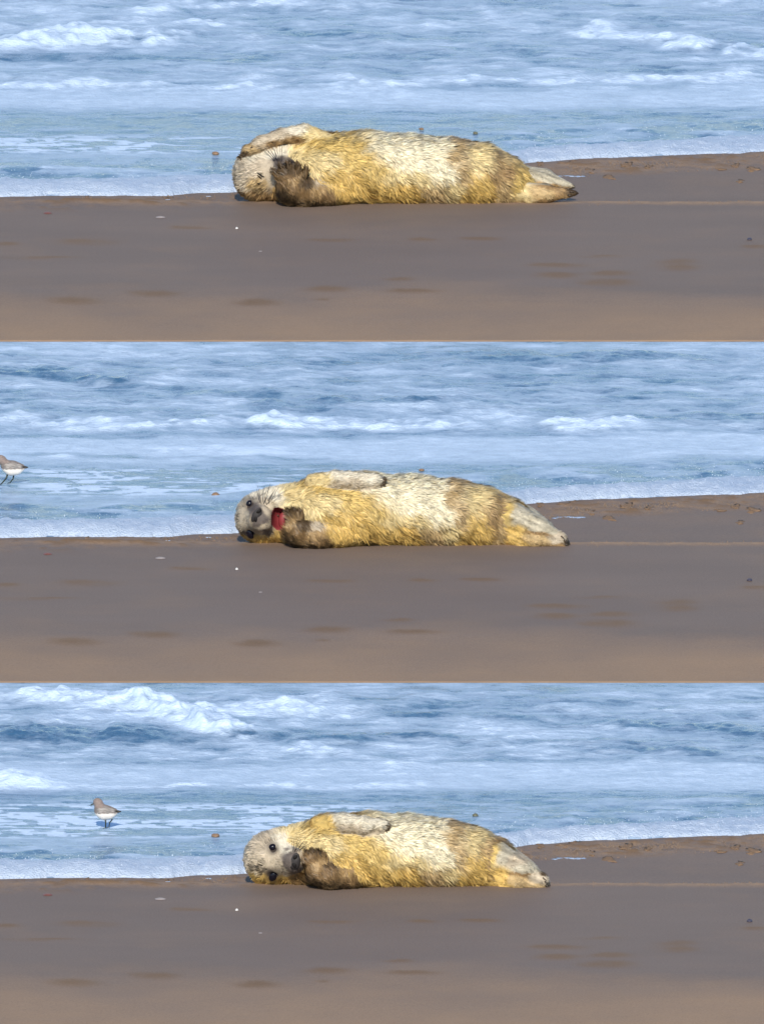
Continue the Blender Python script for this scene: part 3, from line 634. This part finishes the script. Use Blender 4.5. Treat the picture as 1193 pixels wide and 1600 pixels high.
CFG = [
 dict(base=322, tipw=3.0, shift=0, label='yellowish white seal pup on its back covering its nose with a flipper, eyes shut',
  body=[(450,-2,44,42),(505,0,57,58),(570,0,58,60),(640,0,55,57),(700,0,52,54),(750,0,47,49),(788,0,37,38),(815,0,27,25)],
  hind=[[(800,-18,20,19),(850,-26,17,15),(898,-30,19,3.5)],[(806,12,40,20),(850,6,38,13),(893,-6,26,3.5)]],
  head=[[(408,-6,45,43),(424,-4,49,43)],[(440,-10,52,38),(455,-6,55,40)]],
  muzzle=[[(432,-30,52,27),(446,-58,60,17)]],
  far=[(503,-10,98,16),(476,-18,111,14.5),(442,-22,108,12),(408,-24,96,11),(389,-24,84,10),(383,-24,79,7)],
  near=[(560,-40,20,14),(515,-60,18,16),(480,-68,22,23),(458,-72,30,25),(450,-76,48,17)],
  fingers=[[(444,-84,48,8),(431,-86,58,4)],[(450,-86,50,8),(441,-90,66,4)],[(456,-84,50,8),(453,-90,70,4)],[(463,-82,48,8),(466,-88,68,4)],[(470,-80,44,8),(479,-84,60,4)]],
  farfingers=[[(390,-18,84,6),(377,-18,74,3)],[(388,-22,82,6),(380,-24,72,3)]],
  sockets=[], eyes=[], nose=(448,66,9,7,0.2), nostrils=[(444,68),(452,67)],
  creases=[[(401,54),(405,52),(409,49),(413,48)],[(402,50),(406,47),(409,44)],[(401,38),(404,36),(408,39)]],
  coat=COAT, headcoat=[(378,50,GR,18,30),(400,80,GW,26,12),(430,86,GW,24,10),(408,60,GR,16,16),(395,15,BR,24,9),(425,12,BR,20,9),(372,10,DK,9,7),(404,36,TN,12,8),(440,66,MZ,12,10),(456,70,MZ,10,8),(425,50,GR,10,16),(465,85,CR,14,18),(455,60,CR,8,10)],
  nearcoat=NEARC(460), farcoat=[(382,78,DK,8,8),(390,82,DK,7,6),(394,92,TN,9,8),(410,102,GR,14,8),(435,114,GR,18,7),(430,98,BR,26,5),(465,120,GW,18,8),(468,104,BR,14,5),(495,112,CR,18,12)],  # brown strips under the far flipper paint its underside shade
  hindcoat=[(812,22,CR,14,14),(820,50,HF,16,14),(850,42,HF,20,8),(880,32,HF,14,5),(845,22,TN,20,7),(860,30,BR,22,4),(875,22,BR,14,8),(895,20,DK,14,8),(865,8,BR,24,6)],  # thin brown strip between the flippers paints the crease shade
  nearflow=(-.45, 0, .85),
  whiskers=[(434+1.6*i,72+(i % 3),112-i*6,24+4*(i % 3)) for i in range(-3,5)]+[(455,72,62+i*9,20+3*(i % 2)) for i in range(4)],
  claws=[(886,17,-10,7),(889,22,0,7),(884,26,0,7),(432,60,110,6),(442,68,100,6),(453,72,92,6),(466,70,85,6),(479,62,80,6),(378,74,235,5),(383,80,215,4),(388,86,205,4),(394,92,200,4)]),
 dict(base=856, tipw=8.5, shift=-6, label='yellowish white seal pup on its back with its mouth wide open showing red',
  body=[(462,-2,47,43),(508,0,57,57),(570,0,58,60),(645,0,56,58),(705,0,52,54),(752,0,46,47),(792,0,37,37),(815,0,29,28)],
  hind=[[(800,-24,44,25),(840,-34,30,18),(874,-38,14,10),(884,-40,8,5)],[(790,-20,18,20),(835,-44,12,11),(878,-48,5,5)],[(820,10,40,20),(852,4,26,12)]],
  head=[[(410,-6,43,41),(424,-4,46,41)],[(440,-6,52,36),(456,-2,54,38)]],
  muzzle=[[(404,-28,45,27),(408,-56,48,20)]],
  jaw=[[(436,-24,46,25),(450,-52,52,13)],[(444,-38,66,12),(428,-42,70,9)]],
  mouth=((438,-62,45), (13,32,18)), tongue=(443,-39,44,8,6,13),
  far=[(490,-24,100,14),(525,-40,107,14),(560,-46,107,14),(584,-44,106,11),(593,-42,106,8)],
  near=[(575,-40,20,14),(530,-58,18,15),(498,-67,20,20),(468,-70,27,20),(450,-70,40,14)],
  fingers=[[(448,-76,40,8),(436,-80,46,4)],[(450,-76,44,8),(442,-80,55,4)],[(456,-76,46,8),(450,-80,60,4)],[(463,-74,46,8),(460,-80,62,4)],[(470,-72,42,8),(470,-78,60,4)]],
  farfingers=[[(588,-38,104,6),(597,-42,100,3)],[(590,-36,108,6),(598,-40,108,3)]],
  sockets=[(390,68,6),(391,22,7)], eyes=[(390,68,6.2,.9,1.0,.5),(391,23,9,.75,1.15,-.25)], nose=(402,56,7,12.5,0.35), nostrils=[(404.5,62.5),(399.5,50)],
  coat=shiftc(COAT, 0, 0), headcoat=[(376,60,GR,14,22),(385,40,GR,14,20),(392,12,GO,26,9),(425,8,GO,24,8),(404,58,MZ,13,14),(402,46,MZ,11,11),(412,50,MZ,8,12),(415,66,GR,10,8),(412,40,GR,10,14),(425,80,GW,20,8),(455,80,CR,16,12),(470,60,CR,12,16),(400,82,GW,16,8),(386,22,BK,8,8),(414,28,MZ,7,7)],
  nearcoat=NEARC(455), farcoat=[(500,104,CR,14,14),(530,118,GW,26,8),(550,100,GR,30,8),(580,112,GW,14,8),(596,104,DK,4,8),(520,96,GR,16,6)],  # far flipper greyer below, underside shade painted into the coat
  hindcoat=[(795,60,PY,12,16),(808,55,HF,14,14),(830,46,HF,18,8),(850,34,HF,20,8),(870,20,GR,14,8),(884,8,DK,8,5),(805,20,YL,14,14),(835,16,TN,20,6),(840,24,BR,20,3),(868,6,BR,16,4),(878,26,DK,6,4)],  # narrow brown strip is painted shade in the crease between flippers
  nearflow=(-.55, 0, .8),
  whiskers=[(412-1.8*i,69+(i % 2)*2,82+i*7,24+4*(i % 3)) for i in range(-4,4)]+[(416,68,38+i*8,20) for i in range(3)],
  claws=[(876,20,-35,7),(880,14,-30,7),(881,8,-20,7),(436,48,130,6),(442,57,115,6),(450,62,100,6),(460,64,95,6),(470,62,88,6),(595,100,-70,4),(598,104,-40,4),(597,110,0,4)]),
 dict(base=1389, tipw=8.5, shift=-14, label='yellowish white seal pup on its back looking out with eyes open, chin on flipper',
  body=[(475,-2,48,44),(515,0,58,58),(575,0,59,61),(640,0,57,59),(692,0,53,55),(735,0,47,48),(770,0,38,38),(792,0,30,28)],
  hind=[[(778,-24,44,25),(815,-34,30,19),(845,-38,14,11),(853,-40,8,5)],[(765,-20,18,20),(808,-44,12,11),(846,-48,5,5)],[(795,10,40,20),(825,4,26,12)]],
  head=[[(424,-6,43,42),(436,-4,46,42)],[(452,-6,50,37),(468,-2,54,39)]],
  muzzle=[[(438,-30,46,28),(458,-56,48,19)]],
  far=[(498,-28,100,14),(535,-46,105,15.5),(568,-54,102,15),(592,-50,101,11),(600,-48,100,8)],
  near=[(588,-40,20,14),(545,-58,18,15),(518,-66,21,20),(498,-67,29,18),(488,-67,44,12)],
  fingers=[[(484,-72,42,7),(477,-74,50,4)],[(487,-72,46,7),(481,-75,60,4)],[(493,-72,46,7),(490,-76,62,4)],[(500,-70,44,7),(500,-75,60,4)],[(506,-68,40,7),(509,-72,54,4)]],
  farfingers=[[(594,-44,98,6),(604,-47,95,3)],[(596,-42,104,6),(604,-45,106,3)]],
  sockets=[(426,66,6),(427,21,7)], eyes=[(426,66,6.6,1.0,.9,-.3),(427,22,9.5,.75,1.1,.35)], nose=(462,49,7.5,13.5,0.12), nostrils=[(461.5,56),(460,43)],
  coat=shiftc(COAT, 6, 0), headcoat=[(392,50,GR,18,26),(410,75,GR,20,12),(405,14,GO,26,9),(445,10,GO,24,8),(384,12,DK,4,7),(430,44,GR,14,14),(448,72,GW,18,9),(470,88,CR,18,10),(484,70,CR,12,14),(458,54,MZ,14,14),(466,40,MZ,12,12),(450,50,MZ,8,10),(474,50,GR,6,12),(444,32,GR,8,8),(423,22,BK,9,9),(470,60,GR,7,8)],
  nearcoat=NEARC(500), farcoat=[(505,104,PY,14,14),(535,116,GW,26,8),(556,95,GR,30,8),(585,108,GW,14,8),(603,98,DK,4,8),(522,92,GR,16,6)],  # lower greys on the far flipper paint shade along its underside
  hindcoat=[(770,60,PY,12,16),(783,55,HF,14,14),(805,46,GR,18,8),(822,34,HF,20,8),(842,20,GR,14,8),(855,8,DK,6,7),(778,20,YL,14,14),(808,16,TN,20,6),(812,24,BR,20,3),(838,6,TN,16,4),(848,26,DK,6,4)],  # narrow brown strip paints shade where the two flippers meet
  nearflow=(-.5, 0, .8),
  whiskers=[(464-1.5*i,63+(i % 2)*2,66+i*9,18+3*(i % 3)) for i in range(-3,5)]+[(472,52,25+i*10,14) for i in range(3)],
  claws=[(847,20,-35,7),(850,14,-30,7),(851,8,-20,7),(478,52,125,5),(482,61,110,5),(490,64,98,5),(500,62,90,5),(509,56,80,5),(603,95,-60,4),(606,100,-30,4),(604,106,0,4)]),
]
for k in range(3): build_seal(k, CFG[k])

# ------------------------------------------------------------------ shorebirds
def build_bird(k, X0, gpy, label, walking):
    s = mpp(gpy); root = empty('sandpiper', G1(X0, gpy), label, 'bird', 'small waders in the foam'); root.location.z = 0.002
    B = Body()
    B.chain([(-7,0,27,8.5),(0,0,25,11.2),(9,0,24.5,9.0),(17,0,26,4.5)], 5, 0, .95)
    if walking: B.chain([(-9,0,31,7),(-15,0,38,6.2),(-17,-1,40,5.6)], 4, 1)
    else: B.chain([(-7,0,32,8),(-9,2,39,6.4),(-11,3,41,6.2)], 4, 1)
    V, F = B.mesh((-28, -16, 8), (30, 16, 52), 0.9, 5, .3); _, lab = B.sdf(tuple(V.T), True)
    n = vn3(V[:,0]/3, V[:,1]/3, V[:,2]/3, 3); n2 = vn3(V[:,0]/1.6, V[:,1]/1.3, V[:,2]/1.3, 5)
    back = sstep(22.5, 25.5, V[:,2]+1.2*n+.10*V[:,0]*0); gc = np.array((0.205, 0.175, 0.16)); wc = np.array((0.80, 0.75, 0.68))
    col = wc[None]*(1-back[:, None])+gc[None]*back[:, None]*(1+.35*n2[:, None])
    hd = (lab == 1); c2 = np.array((0.235, 0.185, 0.165))*(1+.25*n2[:, None]); fr = sstep(-15, -19, V[:,0]-.5*(V[:,2]-38))*(not walking)
    col = np.where(hd[:, None] & (V[:, 2:3] > 33), c2, col)
    me = np_mesh('body', V*s, F); cattr(me, 'Col', col.clip(0, .9)); link('body', me, M_BIRD, root)
    for sd in (-1, 1):                                         # folded wings with dark primaries
        W = Body(); W.chain([(-6, sd*7.4, 28, 5.5),(4, sd*8.2, 28.5, 5.2),(13, sd*5.5, 28, 3.2),(23, sd*2.2, 26.5, .9)], 3, 0, .62)
        Vw, Fw = W.mesh((-16, -16, 18), (28, 16, 38), 0.8, 5, .25)
        st = vn3(Vw[:,0]/5, Vw[:,1]/2, (Vw[:,2]+.25*Vw[:,0])/1.0, 7); tip = sstep(15, 19, Vw[:,0]+2*st)
        cw = np.array((0.27, 0.245, 0.225))*(1+.55*st[:, None]); cw = cw*(1-tip[:, None])+np.array((.025, .024, .02))*tip[:, None]
        mw = np_mesh('wing', Vw*s, Fw); cattr(mw, 'Col', cw.clip(0, .9)); link('wing', mw, M_BIRD, root)
    T = Body(); T.chain([(12,0,26.5,3.6),(22,0,26.2,1.6),(26,0,26,.9)], 2, 0, 1.8)
    Vt, Ft = T.mesh((4, -12, 18), (30, 12, 34), .8, 5); mt = np_mesh('tail', Vt*s, Ft); ct = sstep(14, 24, Vt[:,0])[:, None]; cattr(mt, 'Col', np.array((.40,.36,.33))*(1-ct)+np.array((.05,.045,.04))*ct); link('tail', mt, M_BIRD, root)
    h = (-21, -2, 39) if walking else (-15.5, 4, 38)
    b1 = (h[0]-5, h[1], h[2]-1.6); b2 = (h[0]-10, h[1], h[2]-4) if walking else (h[0]-5, h[1]+6, h[2]-5)
    link('bill', tube([np.array(h)*s, np.array(b1)*s, np.array(b2)*s], np.array([1.3, .9, .4])*s, 6), M_LEG, root)
    for sd in (-1, 1):
        hx, hz = ((-21.5, 41.0) if walking else (-15.8, 42.0)); e = link('eye', ellipsoid(.9*s, .9*s, .9*s, 8, 6), M_EYE, root)
        e.location = Vector((hx+4 if walking else hx+2.2, (sd*4.9-1) if walking else (sd*4.6+3), hz))*s
    if walking: legs = [[(-6,-3,15),(-8,-3,9),(-14,-3,2),(-15,-3,.6)],[(4,3,15),(3,3,8),(-2,3,1.2)]]
    else: legs = [[(2,-3,16),(2.4,-3,9),(2.2,-3,1.0)],[(10,3,17),(12.5,3,12.8),(8.5,3,8.5),(7.6,3,1.0)]]
    for P in legs:
        lg = link('leg', tube(np.array(P)*s, np.linspace(1.5, .85, len(P))*s, 6), M_LEG, root)
        e = np.array(P[-1])
        for a in (-150, 180, 150):
            t = math.radians(a); q = e+np.array([math.cos(t)*4.5, math.sin(t)*4.5, -.5])
            link('toe', tube([e*s, (e*.5+q*.5)*s, q*s], np.array([.7, .6, .35])*s, 5), M_LEG, lg)
    return root
build_bird(1, 18.0, 533+224, 'small grey and white wader walking in the foam, left of the open-mouthed seal', True)
build_bird(2, 163.0, 1066+229, 'small grey and white wader standing in thin foam with head turned away', False)

# ------------------------------------------------------------------ small things on the sand
WHO = ['the face-hiding seal', 'the open-mouthed seal', 'the chin-resting seal']
def shell(rx, ry, rz, seed):
    """shallow ribbed scallop bowl lying open side down"""
    V = []; F = []; nr, na = 6, 22
    for i in range(nr+1):
        r = i/nr
        for j in range(na):
            a = 2*math.pi*j/na; rib = 1+.06*math.cos(a*9)*r
            V.append((rx*r*rib*math.cos(a), ry*r*rib*math.sin(a)*(1-.15*math.cos(a)), rz*(1-r*r)*(1+.1*math.cos(a*9)*r)))
    for i in range(nr):
        for j in range(na): F.append((i*na+j, (i+1)*na+j, (i+1)*na+(j+1) % na, i*na+(j+1) % na))
    me = bpy.data.meshes.new('shell'); me.from_pydata(V, [], F)
    for p in me.polygons: p.use_smooth = True
    return me
SIZ = ['broad crumbly', 'middling crumbly', 'tiny']
for k in range(3):
    T = TOPS[k]; w = WHO[k]
    def put(name, me, m, X, Yp, label, cat, grp, z=0.011, rot=0):
        o = link(name, me, m); o.location = G1(X, Yp+T); o.location.z = z; o.rotation_euler.z = rot; tag(o, label, cat, grp); return o
    put('shell', shell(.005, .011, .0052, 1), M_SHELLW, 370, 363, 'tiny bright white shell on sand before the head of '+w, 'shell', 'white shells', .0128)
    put('shell', shell(.014, .02, .0040, 2), M_SHELLR, 75, 339, 'small flat reddish brown shell on the sand before '+w, 'shell', 'reddish shells', .0128)
    put('shell', shell(.016, .02, .0036, 3), M_SHELLP, 251, 345.5, 'flat pale shell lying on the sand before '+w, 'shell', 'flat pale shells', .0128)
    put('shell', shell(.006, .012, .0014, 4), M_SHELLP, 407, 398.5, 'faint sliver of shell on bare grey sand before '+w, 'shell', 'shell slivers', .0125)
    put('pebble', blob(11+k, .0085, .012, .0058, .2), M_STONE, 1170, 380.5, 'small dark bluish pebble on bare sand past the tail of '+w, 'pebble', 'dark pebbles', .0118)
    put('stone', blob(21+k, .0125, .016, .0078, .2), M_TANSTONE, 337, 242, 'brown stone sticking out of the foam behind the head of '+w, 'stone', 'brown stones in the foam', .001)
    if k != 1: put('stone', blob(31+k, .0088, .012, .0065, .2), M_STONEG, 742, 210, 'small olive green stone in the shallow water behind '+w, 'stone', 'olive stones in the water', .001)
    if k < 2: put('stone', blob(35+k, .009, .012, .005, .2), M_TANSTONE, 658, 203, 'small tan stone in the shallow water behind '+w, 'stone', 'tan stones in the water', .001)
    for j, (X, Y, rx, rz) in enumerate([(893,255.5,13,5.5),(980,259,10,4.5),(1010,263,9,3),(1132,264,14,4),(1148,261,7,5),(1176,266,11,4),(952,278,9,4),(1155,284,8,2.5),(844,256,6,3),(920,268,7,2.2),(135,309,5,3),(32,312,7,2),(262,311,8,1.8)]):
        side = 'right' if X > 600 else 'left'
        put('sand_clump', blob(40+j, rx*.0018, .05, rz*.0009, 1.0, 3, .15), M_CLUMP, X, Y, SIZ[0 if rx >= 10 else 1 if rx >= 8 else 2]+' brown sand clump on the tide line '+('past the tail of ' if X > 600 else 'beside the head of ')+w, 'clump', 'sand clumps by '+w+', '+side, .0)
    for j, (X, Y, rx) in enumerate([(884,276,16),(866,278,7),(905,277,9),(322,307.5,7),(264,313,6)]):
        put('foam_patch', blob(60+j, rx*.0016, .012, .0012, .9, 3, .2), M_FOAM, X, Y, 'thin white scrap of foam left on wet sand near '+w, 'foam', 'foam scraps near '+w, .0015)
    # countless crumbs along the tide line and the bank's edge
    r = np.random.default_rng(70+k); n = 2600
    Xc = np.concatenate([r.uniform(800, 1260, 1500), r.uniform(-40, 370, 400), r.uniform(860, 1260, 700)])
    Yc = np.concatenate([shore(Xc[:1500])+r.triangular(3, 14, 28, 1500), shore(Xc[1500:1900])+r.uniform(3, 14, 400), 322+r.normal(0, 2.0, 700)])
    ph = vn3(Xc/30, Yc/6, 0*Xc, 4); rad = r.uniform(.0009, .0034, n)*(1+.7*ph).clip(.4, 2)
    P = G(Xc, Yc+T); P[:, 2] = np.where(Yc > 318, .0105, .003)
    tv = np.array([(1,0,-.3),(-.5,.9,-.3),(-.5,-.9,-.3),(0,0,1),(.3,.5,.8)]); tf = np.array([(0,1,4),(1,2,3),(2,0,3),(0,4,3),(1,3,4)])
    V = P[:, None]+tv[None]*rad[:, None, None]*r.uniform(.7, 1.3, (n, 5, 1)); F = (np.arange(n)[:, None, None]*5+tf[None]).reshape(-1, 3)
    o = link('sand_crumbs', np_mesh('sand_crumbs', V.reshape(-1, 3), F, False), M_WEED); tag(o, 'scatter of fine brown crumbs along the tide line by '+w, 'crumbs', None, 'stuff')
